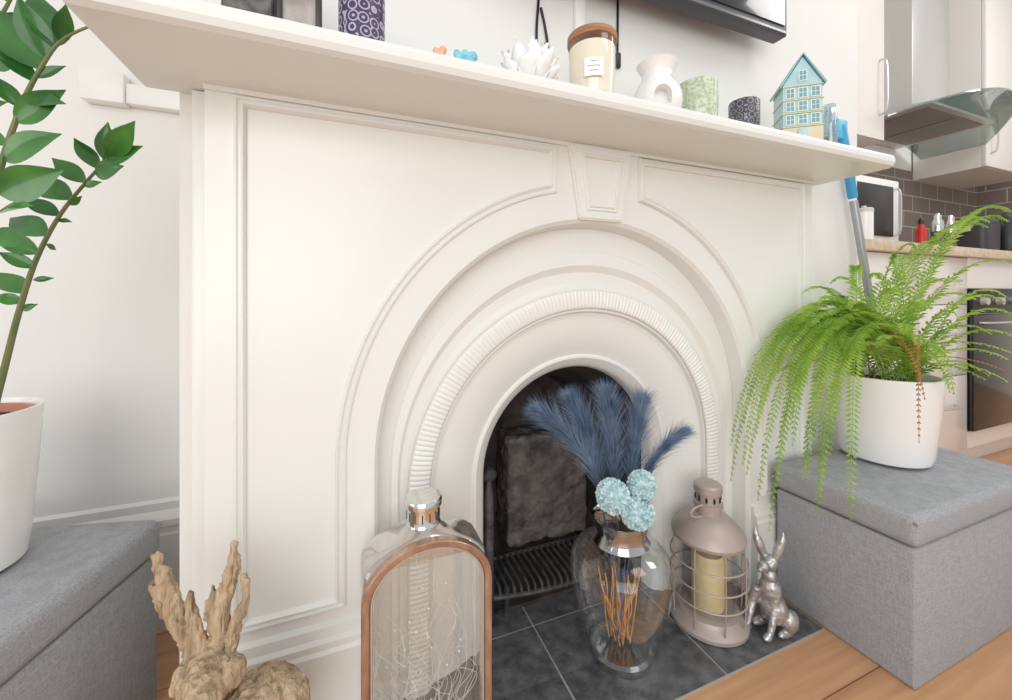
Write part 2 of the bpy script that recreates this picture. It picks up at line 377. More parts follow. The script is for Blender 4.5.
# ------------------------------------------------------------------ ottomans
def ottoman(label, loc, rz, w, dp, h):
    t = thing('storage_ottoman', label, 'ottoman', loc, rz)
    bm = B(); box(bm, .006, w-.006, .006, dp-.006, 0, h-.066, .006, 3); obj('body', bm, greyfab, t, local=True)
    bm = B(); box(bm, 0, w, 0, dp, h-.064, h, .017, 5)
    for v in bm.verts:
        if v.co.z > h-.02:
            u = (v.co.x/w-.5)*2; q = (v.co.y/dp-.5)*2; v.co.z += .004*(1-u*u)*(1-q*q)
    l = obj('lid', bm, greyfab, t, local=True)
    bm = B(); e = .004; z = h-.014
    tube(bm, [(e,e,z),(w-e,e,z),(w-e,dp-e,z),(e,dp-e,z)], .0035, 8, closed=True); obj('piping', bm, greyfab, l, local=True)
    return t
ottoman('grey fabric storage ottoman carrying the white potted fern, right of the hearth', (1.004,.418,0), 0, .54, .28, .336)
rz = -math.radians(14.2); u = Vector((math.cos(rz), math.sin(rz), 0)); v = Vector((-math.sin(rz), math.cos(rz), 0))
far = Vector((-.318,.926,0)); ottoman('grey fabric storage ottoman under the glossy leaved plant, in the alcove', far-u*.60-v*.38, rz, .60, .38, .35)
# ------------------------------------------------------------------ pots and plants
def leaf_mesh(bm, p0, p1, w, nrm, fold=.25, curl=.06, n=9):
    ax = p1-p0; L = ax.length; t = ax.normalized(); s = t.cross(nrm).normalized(); nn = s.cross(t)
    rows = []
    for i in range(n+1):
        a = i/n; c = p0+ax*a+nn*(curl*L*math.sin(PI*a)); ww = w*(math.sin(PI*min(1, a**.8))**1.05) if 0 < a < 1 else .0005
        rows.append([bm.verts.new(c-s*ww+nn*fold*ww), bm.verts.new(c-s*ww*.5+nn*fold*ww*.3), bm.verts.new(c), bm.verts.new(c+s*ww*.5+nn*fold*ww*.3), bm.verts.new(c+s*ww+nn*fold*ww)])
    for a, b in zip(rows, rows[1:]):
        for k in range(4): bm.faces.new((a[k],a[k+1],b[k+1],b[k]))
pc = Vector((-.548,.838,.35))
zz = thing('potted_plant', 'glossy green leaved plant with arching stems in a tall white pot on the left ottoman', 'plant', pc+Vector((0,0,.004)))
bm = B(); lathe(bm, [(0,.004),(.076,.004),(.082,.008),(.087,.05),(.094,.15),(.099,.235),(.098,.238),(.094,.238),(.092,.232),(.09,.2),(0,.2)], pc, 56); obj('pot', bm, white_cer, zz)
bm = B(); lathe(bm, [(.083,.2),(.087,.231),(.082,.232),(.079,.215),(.079,.2)], pc, 40); obj('inner_pot', bm, terra, zz)
bm = B(); lathe(bm, [(0,.222),(.04,.225),(.0785,.218)], pc, 30); obj('soil', bm, soil, zz)
def zstem(path, rad, leaves, d):
    pts = smoothpath([pc+Vector((.02,0,.21))]+[at(x, y, dd) for x, y, dd in path])
    n = len(pts); bm = B(); tube(bm, pts, [rad*(1-.75*i/n) for i in range(n)], 8); st = obj('stem', bm, zz_s, zz)
    bm = B()
    for (bx, by, tx, ty, w) in leaves:
        d0 = d+random.uniform(-.008,.008); a = at(bx, by, d); b = at(tx, ty, d0+random.uniform(-.015,.015))
        view = (Vector((0,0,H))-a).normalized(); nrm = (view+Vector((random.uniform(-.3,.3), random.uniform(-.2,.2), random.uniform(.1,.55)))).normalized()
        leaf_mesh(bm, a, b, w*1.05*(b-a).length, nrm, .2, random.uniform(.01,.05))
    obj('leaves', bm, zz_m, st, ang=70)
zstem([(-12,420,.57),(0,385,.57),(18,315,.57),(36,260,.57),(60,215,.57),(88,180,.57),(108,158,.57)], .0055, [
 (108,158,135,121,.2),(104,160,108,122,.2),(102,164,143,146,.2),(97,169,74,138,.2),(95,174,124,166,.2),(86,183,52,158,.2),(84,186,102,182,.2),
 (73,200,29,180,.2),(70,205,82,196,.2),(60,216,22,198,.2),(58,220,72,222,.2),(48,236,10,218,.2),(46,244,56,250,.2),(40,254,-8,232,.2),(36,268,-2,252,.2),(33,280,54,278,.2),(27,294,-8,272,.2),(24,302,-8,296,.2),(22,310,38,304,.2)], .57)
zstem([(-30,420,.5),(-22,340,.5),(-14,250,.5),(0,170,.5),(22,105,.5),(42,66,.5),(62,40,.5),(90,26,.5)], .0052, [
 (-6,215,34,206,.2),(-10,232,32,246,.2),(-2,194,64,170,.2),(0,175,-40,160,.2),(4,160,62,134,.2),(8,145,-30,128,.2),(14,122,66,90,.2),(20,108,-14,72,.22),(26,98,66,104,.18),(33,82,-8,44,.22),(40,70,-2,10,.21),(46,60,18,-4,.2),(54,48,38,-6,.2),(60,42,66,4,.2),(36,78,66,66,.18)], .5)
zstem([(-60,380,.53),(-50,250,.53),(-35,120,.53),(-10,40,.53),(10,0,.53),(25,-30,.53)], .005, [(-40,180,-8,156,.2),(-30,110,8,102,.2),(-16,60,24,56,.19),(-10,40,-20,0,.2),(0,20,34,18,.2),(8,2,-10,-30,.2),(14,-6,48,-14,.2)], .53)
fc = Vector((1.302,.610,.336))
fern = thing('potted_fern', 'bright green arching fern in a round white ceramic pot on the ottoman', 'plant', fc+Vector((0,0,.004)))
bm = B(); lathe(bm, [(0,.0045),(.080,.0045),(.089,.009),(.094,.025),(.100,.08),(.106,.14),(.110,.212),(.1095,.218),(.105,.219),(.102,.212),(.098,.17),(0,.17)], fc, 64); obj('pot', bm, white_cer, fern)
bm = B(); lathe(bm, [(0,.208),(.05,.206),(.100,.194)], fc, 40); obj('soil', bm, soil, fern)
ends = [(727,485,.95),(735,450,.97),(742,420,.96),(752,470,.92),(760,505,.90),(770,522,.88),(760,400,.99),(778,470,.90),(790,440,.93),(785,385,.99),(808,480,.9),(815,512,.87),(845,518,.84),(826,450,.9),(795,350,1.0),(770,372,1.0),(800,322,1.0),(804,297,1.02),(818,305,.95),(832,286,1.02),(812,345,.95),(836,420,.9),
 (836,300,1.05),(856,276,1.05),(872,284,1.0),(890,262,1.06),(915,252,1.04),(942,246,1.06),(984,226,1.03),(1008,211,.98),(1014,262,1.0),(962,288,.98),(1006,300,.93),(1018,338,.92),(996,328,.98),(1008,385,.90),(984,380,.92),(956,394,.9),(1010,358,.98),(780,330,1.0),(755,440,.94),(800,410,.92),(850,350,.9),(905,340,.88),(945,350,.88),(875,318,.95),(960,320,.92),(845,312,.95),(900,300,.95),(930,304,.9),(822,325,.92),(880,350,.88),(922,350,.88)]
def frond(E, jit, mat=fern_m, wmax=.027):
    a = random.uniform(0, 2*PI); p0 = fc+Vector((.065*math.cos(a), .055*math.sin(a), .20))
    E = E+Vector((random.uniform(-jit,jit), random.uniform(-jit,jit)*.4, random.uniform(-jit,jit)))
    h = E-p0; dz = h.z; hx = Vector((h.x, h.y, 0))
    if dz > .02: p1 = p0+hx*.25+Vector((0,0,dz*.5+.05)); p2 = p0+hx*.64+Vector((0,0,dz*1.05+.05))
    else: p1 = p0+hx*.2+Vector((0,0,.14+.34*hx.length)); p2 = p0+hx*.86+Vector((0,0,.08+.42*hx.length+.06*dz))
    pts = bez(p0, p1, p2, E, 40); L = sum((b-c).length for b, c in zip(pts, pts[1:]))
    n = len(pts); bm = B(); tube(bm, pts[::2], [.0014*(1-.7*i/20) for i in range(21)], 5)
    np_ = max(20, int(L/.0086)); sidev = None
    for k in range(np_):
        t = .1+.9*k/(np_-1); f = t*(n-1); i = min(int(f), n-2); p = pts[i].lerp(pts[i+1], f-i); T = (pts[i+1]-pts[i]).normalized()
        s = T.cross(Vector((0,0,1)))
        if s.length < .25:
            s = sidev if sidev is not None else Vector((.8,-.6,0))
        s = (s-T*s.dot(T)).normalized(); sidev = s; up = s.cross(T)
        ln = wmax*min(1, .35+t*2.6)*(max(0, 1-t)**.5+.10)*random.uniform(.85,1.1)
        for sg in (-1,1):
            dr = (s*sg*.92+T*.32+up*random.uniform(-.3,.15)).normalized(); w = .0032+.055*ln; q = T*w
            a = bm.verts.new(p-q*.7); b = bm.verts.new(p+dr*ln*.45-q*.9+up*.0012); c = bm.verts.new(p+dr*ln-up*.002+T*.001); d = bm.verts.new(p+dr*ln*.45+q*.85+up*.0012)
            bm.faces.new((a,b,c,d))
    obj('frond', bm, mat, fern, smooth=False)
for (x, y, d) in ends: frond(at(x, y, d), .014)
for (x, y, d) in random.sample(ends[:22], 6)+random.sample(ends[22:39]+ends[42:], 10): frond(at(x+random.uniform(-10,14), y+random.uniform(-20,8), d), .015)
for (x, y, d) in ((918,440,.88),(1003,372,.95),(926,400,.88)): frond(at(x, y, d), .005, dead_m, .010)
# ------------------------------------------------------------------ vase, plumes, flowers, twigs
vc = Vector((.538,.700,.0062))
vs_ = thing('glass_vase', 'clear teardrop glass vase with smoky silver neck holding blue plumes', 'vase', vc)
vp = [(0,.004),(.058,.004),(.064,.002),(.066,.012),(.077,.05),(.092,.095),(.102,.135),(.107,.172),(.105,.195),(.093,.216),(.074,.229),(.060,.236)]
bm = B(); lathe(bm, vp, vc, 64); obj('body', bm, clear, vs_)
bm = B(); lathe(bm, [(0,.0005),(.057,.0005),(.0632,.0035),(.0645,.013),(.058,.018),(.03,.0155),(0,.015)], vc, 64); obj('foot', bm, foot_g, vs_)
bm = B(); lathe(bm, [(.0600,.2365),(.0535,.246),(.0525,.260),(.058,.278),(.0605,.286),(.059,.2855),(.051,.260),(.052,.246),(.0585,.2365)], vc, 48); obj('neck', bm, smoke, vs_)
neck = vc+Vector((0,0,.266))
def plume(tip, base, wid, n, label):
    p3 = tip; p0 = base; p1 = p0+Vector((0,0,.5*(p3-p0).length)); p2 = p0.lerp(p3,.75)+Vector((0,0,.03))
    bot = Vector((vc.x+(vc.x-base.x)*.3, vc.y+(vc.y-base.y)*.3, vc.z+.03))
    pts = bez(p0, p1, p2, p3, 30)
    t = thing('pampas_plume', label, 'dried flower', bot, 0, 'blue plumes in the glass vase')
    bm = B(); tube(bm, [bot, bot.lerp(p0,.5), p0]+pts[1:26:4], .0014, 5); obj('stalk', bm, blue_d, t)
    bm = B()
    for k in range(n):
        s = random.random()**.8; f = (.10+.89*s)*30; i = min(int(f), 29); p = pts[i].lerp(pts[i+1], f-i); T = (pts[i+1]-pts[i]).normalized()
        o = T.orthogonal().normalized(); o = Matrix.Rotation(random.uniform(0,2*PI), 3, T) @ o
        ln = wid*(2.0-.5*s)*random.uniform(.45,1.25)*(.55+.9*math.sin(PI*min(1,.15+.75*s)))
        sp = random.uniform(.10,.62)
        q = p+T*ln*.58+o*ln*sp*.5; e = p+T*ln*.96+o*ln*sp*1.0-Vector((0,0,.012*random.random()))
        w = .00038; sd = T.cross(o).normalized()*w
        if random.random() < .5: sd = o*w
        a = bm.verts.new(p-sd); b = bm.verts.new(p+sd); c = bm.verts.new(q+sd*.8); d_ = bm.verts.new(q-sd*.8); g_ = bm.verts.new(e)
        bm.faces.new((a,b,c,d_)); bm.faces.new((d_,c,g_))
    obj('feather', bm, blue_p, t, smooth=False)
for tx, ty, dd, wid, n, lab in ((542,414,.83,.033,2400,'broad blue feathery plume leaning furthest left out of the vase'),(573,404,.87,.033,2400,'broad blue feathery plume, second from the left in the vase'),(607,400,.85,.034,2400,'tall upright blue feathery plume at the middle of the vase'),(641,405,.88,.032,2200,'blue feathery plume just right of the middle one'),(682,434,.85,.024,1500,'slim blue plume leaning furthest right out of the vase')):
    tip = at(tx, ty, dd); b0 = neck+Vector((max(-.038,min(.038,(tip.x-neck.x)*.42)), (tip.y-neck.y)*.15, .02)); plume(tip, b0, wid, n, lab)
for (x, y, d, r, lab) in ((613,496,.775,.034,'pale blue pompom flower, left one of the three at the vase mouth'),(642,485,.78,.029,'pale blue pompom flower, topmost of the three at the vase mouth'),(637,512,.765,.033,'pale blue pompom flower, lowest of the three on the vase rim')):
    c = at(x, y, d); t = thing('pompom_flower', lab, 'flower', c, 0, 'pale blue pompom flowers')
    bm = B(); ell(bm, c, (r*.82,)*3, None, 2)
    for k in range(520):
        zz_ = 1-2*(k+.5)/520; ph = k*2.39996; q = math.sqrt(1-zz_*zz_); n_ = Vector((q*math.cos(ph), q*math.sin(ph), zz_))
        s = n_.orthogonal().normalized(); s = Matrix.Rotation(random.uniform(0,6.28),3,n_) @ s; b2 = n_.cross(s); rr = r*random.uniform(.93,1.02)
        v0 = bm.verts.new(c+n_*r*.75-s*.0018); v1 = bm.verts.new(c+n_*r*.75+s*.0018); v2 = bm.verts.new(c+n_*rr*.96+s*.0032+b2*.002); v4 = bm.verts.new(c+n_*rr*1.0+b2*.004); v3 = bm.verts.new(c+n_*rr*.96-s*.0032+b2*.002)
        bm.faces.new((v0,v1,v2,v4,v3))
    obj('petals', bm, pom_m, t, smooth=False)
    bm = B(); tube(bm, [c-Vector((0,0,r*.5)), neck+Vector(((c.x-neck.x)*.4,(c.y-neck.y)*.4,.02)), neck+Vector((0,.0,-.05)), vc+Vector((random.uniform(-.03,.03),.02,.03))], .0015, 6); obj('stem', bm, zz_s, t)
for k in range(22):
    a = random.uniform(0,6.28); q = random.uniform(.003,.022); b = vc+Vector((q*math.cos(a), q*math.sin(a), .026))
    a2 = a+random.uniform(-.6,.6); q2 = random.uniform(.01,.05); e = vc+Vector((q2*math.cos(a2), q2*math.sin(a2), random.uniform(.13,.2)))
    pts = [b.lerp(e, i/5)+Vector((random.uniform(-.004,.004), random.uniform(-.004,.004), 0)) for i in range(6)]
    bm = B(); tube(bm, smoothpath(pts, 4), .0013, 6)
    tag(obj('dried_twig', bm, twig_m, origin=tuple(b)), 'thin orange dried twig standing inside the clear glass vase', 'twig', 'orange twigs in the glass vase')
# ------------------------------------------------------------------ wire cage lantern
lc = Vector((.783,.697,.0062)); KR, KZ = .94, .905
def lp(prof): return [(r*KR, z*KZ) for r, z in prof]
la = thing('cage_lantern', 'pinkish grey metal storm lantern with wire cage and domed top beside the vase', 'lantern', lc)
bm = B(); lathe(bm, lp([(0,0),(.086,0),(.09,.004),(.09,.012),(.084,.018),(.074,.026),(.07,.034),(.064,.036),(0,.036)]), lc, 48); obj('base', bm, taupe, la)
bm = B(); lathe(bm, lp([(.062,.037),(.066,.08),(.067,.15),(.062,.21),(.059,.21),(.064,.15),(.063,.08),(.059,.037)]), lc, 40); obj('glass_globe', bm, globe, la)
bm = B(); lathe(bm, lp([(.072,.212),(.083,.214),(.085,.222),(.08,.232),(.066,.25),(.05,.264),(.036,.272),(.030,.274),(.030,.29),(.034,.292),(.034,.30),(.028,.302),(.028,.325),(.033,.328),(.033,.343),(.028,.348),(0,.349)]), lc, 48); obj('domed_top', bm, taupe, la)
bm = B()
for k in range(10):
    a = 2*PI*k/10; p = lc+Vector((.0285*KR*math.cos(a), .0285*KR*math.sin(a), .313*KZ)); ell(bm, p, (.003,.003,.008), None, 1)
obj('vent_hole', bm, black, la)
cg = lp([(.082,.014),(.084,.05),(.085,.10),(.085,.15),(.084,.19),(.081,.216)])
for k in range(8):
    a = 2*PI*(k+.5)/8; bm = B(); tube(bm, [lc+Vector((r*math.cos(a), r*math.sin(a), z)) for r, z in cg], .0018, 8); obj('cage_bar', bm, taupe, la)
for r, z in lp(((.0865,.075),(.0868,.118),(.0865,.165))):
    bm = B(); tube(bm, [lc+Vector((r*math.cos(2*PI*i/48), r*math.sin(2*PI*i/48), z)) for i in range(48)], .0019, 8, closed=True); obj('cage_hoop', bm, taupe, la)
bm = B(); tube(bm, [lc+Vector((-.028-.030*math.sin(PI*i/12)*1.2, -.01, .269-.026*(1-math.cos(PI*i/12))*.5+.004)) for i in range(13)], .0026, 8); obj('carry_ring', bm, taupe, la)
cd = thing('pillar_candle', 'yellowish pillar candle inside the pinkish grey cage lantern', 'candle', lc+Vector((0,0,.0335)))
bm = B(); lathe(bm, lp([(0,.0365),(.036,.0365),(.037,.04),(.037,.168),(.034,.172),(.02,.168),(0,.166)]), lc, 36); obj('wax', bm, wax2, cd)
bm = B(); tube(bm, [lc+Vector((0,0,.150)), lc+Vector((.001,0,.160)), lc+Vector((.003,0,.164))], .001, 6); obj('wick', bm, wick_m, cd)
# ------------------------------------------------------------------ arched lantern
ax, ay0, ay1, hw, hz = .113, .583, .694, .096, .395
KA = .78
al = thing('arched_lantern', 'silvery glass lantern with sloping shoulders and arched copper front frame, at the hearth left end', 'lantern', (ax,(ay0+ay1)/2,.0062))
def farch(w, y, z0): return arch(w, hz-KA*hw, y, z0, 6, 36, ax, KA)
def archring(w, th, y0, y1, z0=.018, cham=.001):
    loops = [farch(w,y1,z0), farch(w,y0+cham,z0), farch(w-cham,y0,z0), farch(w-th+cham,y0,z0), farch(w-th,y0+cham,z0), farch(w-th,y1,z0)]
    bm = B(); L = [[bm.verts.new(v) for v in lp_] for lp_ in loops]; n = len(L[0])
    for k in range(n-1):
        for a, b in zip(L, L[1:]+L[:1]): bm.faces.new((a[k],a[k+1],b[k+1],b[k]))
    for k in (0, n-1): bm.faces.new([l[k] for l in L])
    return bm
ff = obj('front_frame', archring(hw, .011, ay0+.005, ay0+.020), coppery, al, ang=20)
obj('frame_lining', archring(hw-.0115, .004, ay0+.007, ay0+.020), shiny, ff, ang=30)
cy = (ay0+.020+ay1)/2; hd = (ay1-ay0-.020)/2-.001
def rrect(w, d, p, z, n=160):
    out = []
    for i in range(n):
        a = 2*PI*i/n; c, s = math.cos(a), math.sin(a)
        out.append(Vector((ax+w*abs(c)**(2/p)*(1 if c >= 0 else -1), cy+d*abs(s)**(2/p)*(1 if s >= 0 else -1), z)))
    return out
def skin(bm, secs):
    rows = [[bm.verts.new(v) for v in s] for s in secs]
    for a, b in zip(rows, rows[1:]):
        for i in range(len(a)): bm.faces.new((a[i], a[(i+1)%len(a)], b[(i+1)%len(a)], b[i]))
    return rows
def window(bm):
    """leave the front open inside the arched frame"""
    r_ = hw-.014; zc = hz-KA*hw; dl = []
    for f in bm.faces:
        c = f.calc_center_median()
        if c.y < cy-.18*hd and abs(c.x-ax) < r_ and (c.z < zc or math.hypot(c.x-ax, (c.z-zc)/KA) < r_): dl.append(f)
    bmesh.ops.delete(bm, geom=dl, context='FACES'); return bm
bm = B(); skin(bm, [rrect(.0945,hd,9,.018+.282*i/22) for i in range(23)]); obj('glass_body', window(bm), glass('mirrored_glass', (250,250,250), .12, .04, .4), al)
key = [(.0945,hd,9,.3005),(.0945,hd,9,.340),(.0935,hd,8,.350),(.089,hd*.98,6,.359),(.076,hd*.93,5,.370),(.056,hd*.86,4,.380),(.036,.036,2.4,.389),(.026,.026,2,.396)]
secs = []
for a, b in zip(key, key[1:]):
    m_ = 12 if b[3]-a[3] > .03 else 4
    for i in range(m_): secs.append(rrect(*[p+(q-p)*i/m_ for p, q in zip(a, b)]))
secs.append(rrect(*key[-1])); bm = B(); skin(bm, secs)
obj('shoulder', window(bm), glass('smoky_glass', (214,213,212), .38, .10, .45), al, ang=60)
bm = B(); loft(bm, [farch(hw-.014, ay0+.014, .030)]); bm.faces.new(list(bm.verts)); obj('glass_pane', bm, glass('pane_glass', (253,253,253), .06, .02, .3), ff)
bm = B(); box(bm, ax-hw, ax+hw, ay0, ay1, .0062, .018, .002); bs_ = obj('base', bm, coppery, al)
bm = B(); box(bm, ax-.088, ax+.088, ay0+.021, ay1-.004, .0175, .0192); obj('mirror_tray', bm, M('pale_tray', (220,219,215), .3, .3), bs_)
hz2 = .395
bm = B(); lathe(bm, [(.026,hz2-.002),(.0275,hz2+.002),(.026,hz2+.005),(.026,hz2+.028),(.0295,hz2+.030),(.0295,hz2+.040),(.028,hz2+.042),(0,hz2+.0425)], (ax,cy,0), 40); cap = obj('chimney_cap', bm, chrome, al)
bm = B()
for k in range(14):
    a = 2*PI*k/14; tube(bm, [(ax+.0259*math.cos(a), cy+.0259*math.sin(a), hz2+.010),(ax+.0259*math.cos(a), cy+.0259*math.sin(a), hz2+.023)], .0011, 6)
obj('vent_slot', bm, darkg, cap)
wire = M('pale_wire', (238,236,228), .35, .3); bm = B()
for k in range(46):
    b = Vector((ax+random.uniform(-.06,.06), cy+random.uniform(-.03,.03), .0198)); a = random.uniform(-1.3,1.3)
    L = random.uniform(.10,.33); pts = [b]
    for i in range(1,9):
        q = i/8; x = b.x+math.sin(a)*L*.3*q+random.uniform(-.022,.022)*min(1,q*2); pts.append(Vector((max(ax-.08,min(ax+.08,x)), cy+max(-.034,min(.034,(b.y-cy)*(1+q)+random.uniform(-.018,.018))), min(.335-abs(x-ax)*.4, b.z+L*q))))
    tube(bm, smoothpath(pts, 4), .00042, 4)
for k in range(30): ell(bm, (ax+random.uniform(-.075,.075), cy+random.uniform(-.034,.03), random.uniform(.03,.30)), (.0018,.0018,.0024), None, 1)
tag(obj('wire_lights', bm, wire, origin=(ax,cy,.0195)), 'fine tangled pale wires of a light string inside the arched copper lantern', 'string lights')
# ------------------------------------------------------------------ driftwood hare and silver hare
wb = at(215,690,.5); wx, wy = wb.x, wb.y
bm = B()
ell(bm, (wx,wy,.06), (.075,.07,.06)); ell(bm, (wx+.005,wy,.14), (.06,.06,.09)); ell(bm, (wx+.05,wy+.01,.20), (.055,.05,.06)); ell(bm, at(266,690,.49), (.034,.02,.015), Euler((0,.35,0))); ell(bm, at(292,696,.5), (.018,.022,.02)); ell(bm, at(248,704,.48), (.028,.03,.022))
ell(bm, (wx,wy,.22), (.042,.045,.06))
ell(bm, at(208,676,.475), (.028,.036,.030)); ell(bm, at(203,698,.45), (.019,.03,.026)); ell(bm, at(232,672,.472), (.013,.013,.018)); ell(bm, at(184,678,.47), (.011,.013,.018), Euler((0,.4,0)))
def limb(pts, rads, d):
    p = smoothpath([at(x, y, d) for x, y in pts], 5); n = len(p); m = len(rads)-1
    rr = []
    for i in range(n):
        f = i/(n-1)*m; k = min(int(f), m-1); rr.append(rads[k]+(rads[k+1]-rads[k])*(f-k))
    tube(bm, p, rr, 8)
limb([(200,668),(190,640),(174,610),(164,578),(154,553)], [.012,.010,.0095,.0085,.0065,.004], .485)
limb([(203,660),(196,632),(192,612),(188,592)], [.009,.007,.005,.0025], .483)
limb([(183,630),(165,610),(153,582)], [.007,.0055,.0035], .487)
limb([(215,664),(219,640),(221,605),(232,572),(235,543)], [.012,.010,.0095,.0085,.0065,.004], .49)
limb([(226,655),(236,625),(245,598),(243,572)], [.008,.006,.005,.0025], .488)
limb([(217,640),(210,612),(214,586)], [.006,.005,.0025], .49)
bm = fuse(bm, .0028, 2, .0052, 62, (1.8,1.8,.45), True)
dh = thing('carved_hare', 'rough gnarled driftwood hare figure with two jagged upright ears, beside the arched lantern', 'ornament', (wx,wy,0)); obj('body', bm, drift, dh, ang=60)
hx, hy = .880, .615; z0 = .0062; HD = .90; Q = .86
def hp(px, py, dd=0): return at(px-2, py, HD+dd)
def he_(c, r, rot=None): ell(bm, c, tuple(Q*a for a in r), rot)
bm = B()
he_(hp(775,607), (.030,.034,.042)); he_(hp(772,589), (.024,.027,.036), Euler((0,-.08,0))); he_(hp(771,575), (.017,.019,.022))
he_(hp(771,562), (.0195,.021,.021)); he_(hp(765,566,-.012), (.0135,.014,.013)); he_(hp(762,569,-.018), (.008,.008,.007))
for s in (-1,1):
    o = Vector((.004*s,-.010*s,0))
    tube(bm, smoothpath([hp(771,558)+o, hp(771+s*3,549)+o, hp(771+s*5,538)+o*1.4, hp(771+s*6,529)+o*1.4],3), [Q*a for a in (.006,.0085,.0105,.0115,.0115,.0105,.009,.0065,.004,.002)], 10)
    tube(bm, [hp(768,590)+o*1.6, hp(765,604)+o*1.9, hp(763,618,-.008)+o*2, hp(761,628,-.012)+o*2], [Q*a for a in (.014,.011,.009,.008)], 10)
    he_(hp(781,616)+o*2.0, (.024,.017,.029))
    c = hp(775,630)+o*2.3; ell(bm, (c.x,c.y,z0+.009), (.025,.010,.009)); c = hp(759,632,-.014)+o*1.9; ell(bm, (c.x,c.y,z0+.008), (.012,.008,.008))
he_(hp(793,620), (.010,.010,.011))
bm = fuse(bm, .0024, 3, .0008, 120)
zm = min(v.co.z for v in bm.verts); bmesh.ops.translate(bm, verts=bm.verts, vec=(0,0,z0-zm))
sh = thing('silver_hare', 'small shiny silver hare ornament sitting upright on the hearth corner', 'ornament', (hx,hy,z0)); obj('body', bm, silver_h, sh, ang=70)
# ------------------------------------------------------------------ things on the mantel shelf
Z = zt+.0005; YM = .618
x = xat(250,YM); bm = B(); box(bm, x-.028, x+.028, YM-.02, YM+.03, Z, Z+.075, .003)
t = thing('keepsake_box', 'grey mottled box with a dark lid at the left of the mantel shelf', 'box', (x,YM,Z)); obj('body', bm, M('mottled_grey', (120,116,112), .6, 0, (70,66,64), 60), t)
bm = B(); box(bm, x-.030, x+.030, YM-.022, YM+.032, Z+.075, Z+.095, .003); obj('lid', bm, black, t)
x0, x1 = xat(276,YM), xat(322,YM); xc = (x0+x1)/2
t = thing('photo_frame', 'dark framed picture standing between the grey box and purple candle pot', 'picture frame', (xc,YM,Z))
bm = B(); 
for a, b, c, d in ((x0,x0+.008,Z,Z+.15),(x1-.008,x1,Z,Z+.15),(x0+.008,x1-.008,Z,Z+.01),(x0+.008,x1-.008,Z+.14,Z+.15)): box(bm, a, b, YM-.008, YM+.008, c, d, .0015)
obj('frame', bm, M('dark_wood', (56,48,44), .4), t)
bm = B(); box(bm, x0+.008, x1-.008, YM-.002, YM+.006, Z+.01, Z+.14); obj('picture', bm, M('grey_picture', (150,142,134), .4, 0, (196,190,184), 25), t)
x = xat(362,YM); bm = B(); lathe(bm, [(0,0),(.029,0),(.031,.002),(.032,.04),(.032,.088),(.030,.09),(.029,.086),(.029,.07),(0,.07)], (x,YM,Z), 40)
t = thing('candle_pot', 'dark purple candle pot with pale floral pattern on the mantel shelf', 'candle', (x,YM,Z)); obj('pot', bm, motif('purple_floral', (64,56,92), (180,174,190), 60), t)
bm = B(); lathe(bm, [(0,.078),(.0285,.078),(.0285,.0705),(0,.0705)], (x,YM,Z), 30); obj('wax', bm, wax, t)
x = xat(440,YM-.02); bm = B(); ell(bm, (x,YM-.02,Z+.010), (.009,.008,.010)); ell(bm, (x+.004,YM-.022,Z+.022), (.006,.006,.006)); ell(bm,(x-.007,YM-.022,Z+.018),(.005,.004,.006)); bm = fuse(bm,.0018,3)
tag(obj('pebble_ornament', bm, M('orange_glaze', (230,180,140), .3), origin=(x,YM-.02,Z)), 'tiny orange ornament beside the turquoise one on the mantel shelf', 'ornament')
x = xat(465,YM-.02); bm = B(); ell(bm, (x,YM-.02,Z+.011), (.016,.010,.011)); ell(bm, (x+.012,YM-.022,Z+.022), (.008,.007,.008)); ell(bm,(x-.012,YM-.022,Z+.02),(.007,.006,.008)); ell(bm,(x,YM-.02,Z+.024),(.006,.006,.008)); bm = fuse(bm,.0018,3,.001,200)
tag(obj('figurine', bm, M('turquoise_glaze', (104,182,208), .25, 0, (170,220,230), 80), origin=(x,YM-.02,Z)), 'small turquoise lumpy ornament left of the white lotus holder', 'ornament')
x = xat(529,YM); t = thing('lotus_holder', 'white ceramic lotus flower candle holder with open layered petals', 'candle holder', (x,YM,Z)); c0 = Vector((x,YM,Z))
bm = B(); lathe(bm, [(0,0),(.02,0),(.03,.008),(.024,.03),(0,.03)], c0, 24); obj('cup', bm, white_cer, t)
bm = B()
for ring, (n, r0_, r1_, z0_, z1_) in enumerate(((9,.024,.054,.008,.034),(9,.022,.048,.016,.056),(7,.018,.034,.024,.070))):
    for k in range(n):
        a = 2*PI*(k+.5*ring)/n; o = Vector((math.cos(a), math.sin(a), 0)); s = Vector((-o.y,o.x,0)); rows = []
        for i in range(8):
            q = i/7; c = c0+o*(r0_+(r1_-r0_)*q)+Vector((0,0,z0_+(z1_-z0_)*q**1.25)); w = (.018 if ring < 2 else .015)*(.75+.55*q)*(1-q**2.3)**.75+.0004
            rows.append([bm.verts.new(c-s*w-o*.003), bm.verts.new(c+o*.002), bm.verts.new(c+s*w-o*.003)])
        for a_, b_ in zip(rows, rows[1:]): bm.faces.new((a_[0],a_[1],b_[1],b_[0])); bm.faces.new((a_[1],a_[2],b_[2],b_[1]))
po = obj('petals', bm, M('lotus_white', (250,249,248), .35), t, ang=60); mo = po.modifiers.new('thick', 'SOLIDIFY'); mo.thickness = .003; mo.offset = 0
x = xat(592,YM); c0 = Vector((x,YM,Z)); t = thing('jar_candle', 'cream candle in a glass jar with brown wooden lid and white label', 'candle', c0)
bm = B(); lathe(bm, [(0,.001),(.036,.001),(.039,.004),(.0425,.05),(.0425,.104),(.0415,.104),(.0415,.05),(.038,.006),(0,.005)], c0, 48); obj('glass_jar', bm, glass('jar_glass', (253,253,252), .03, .02, .12), t)
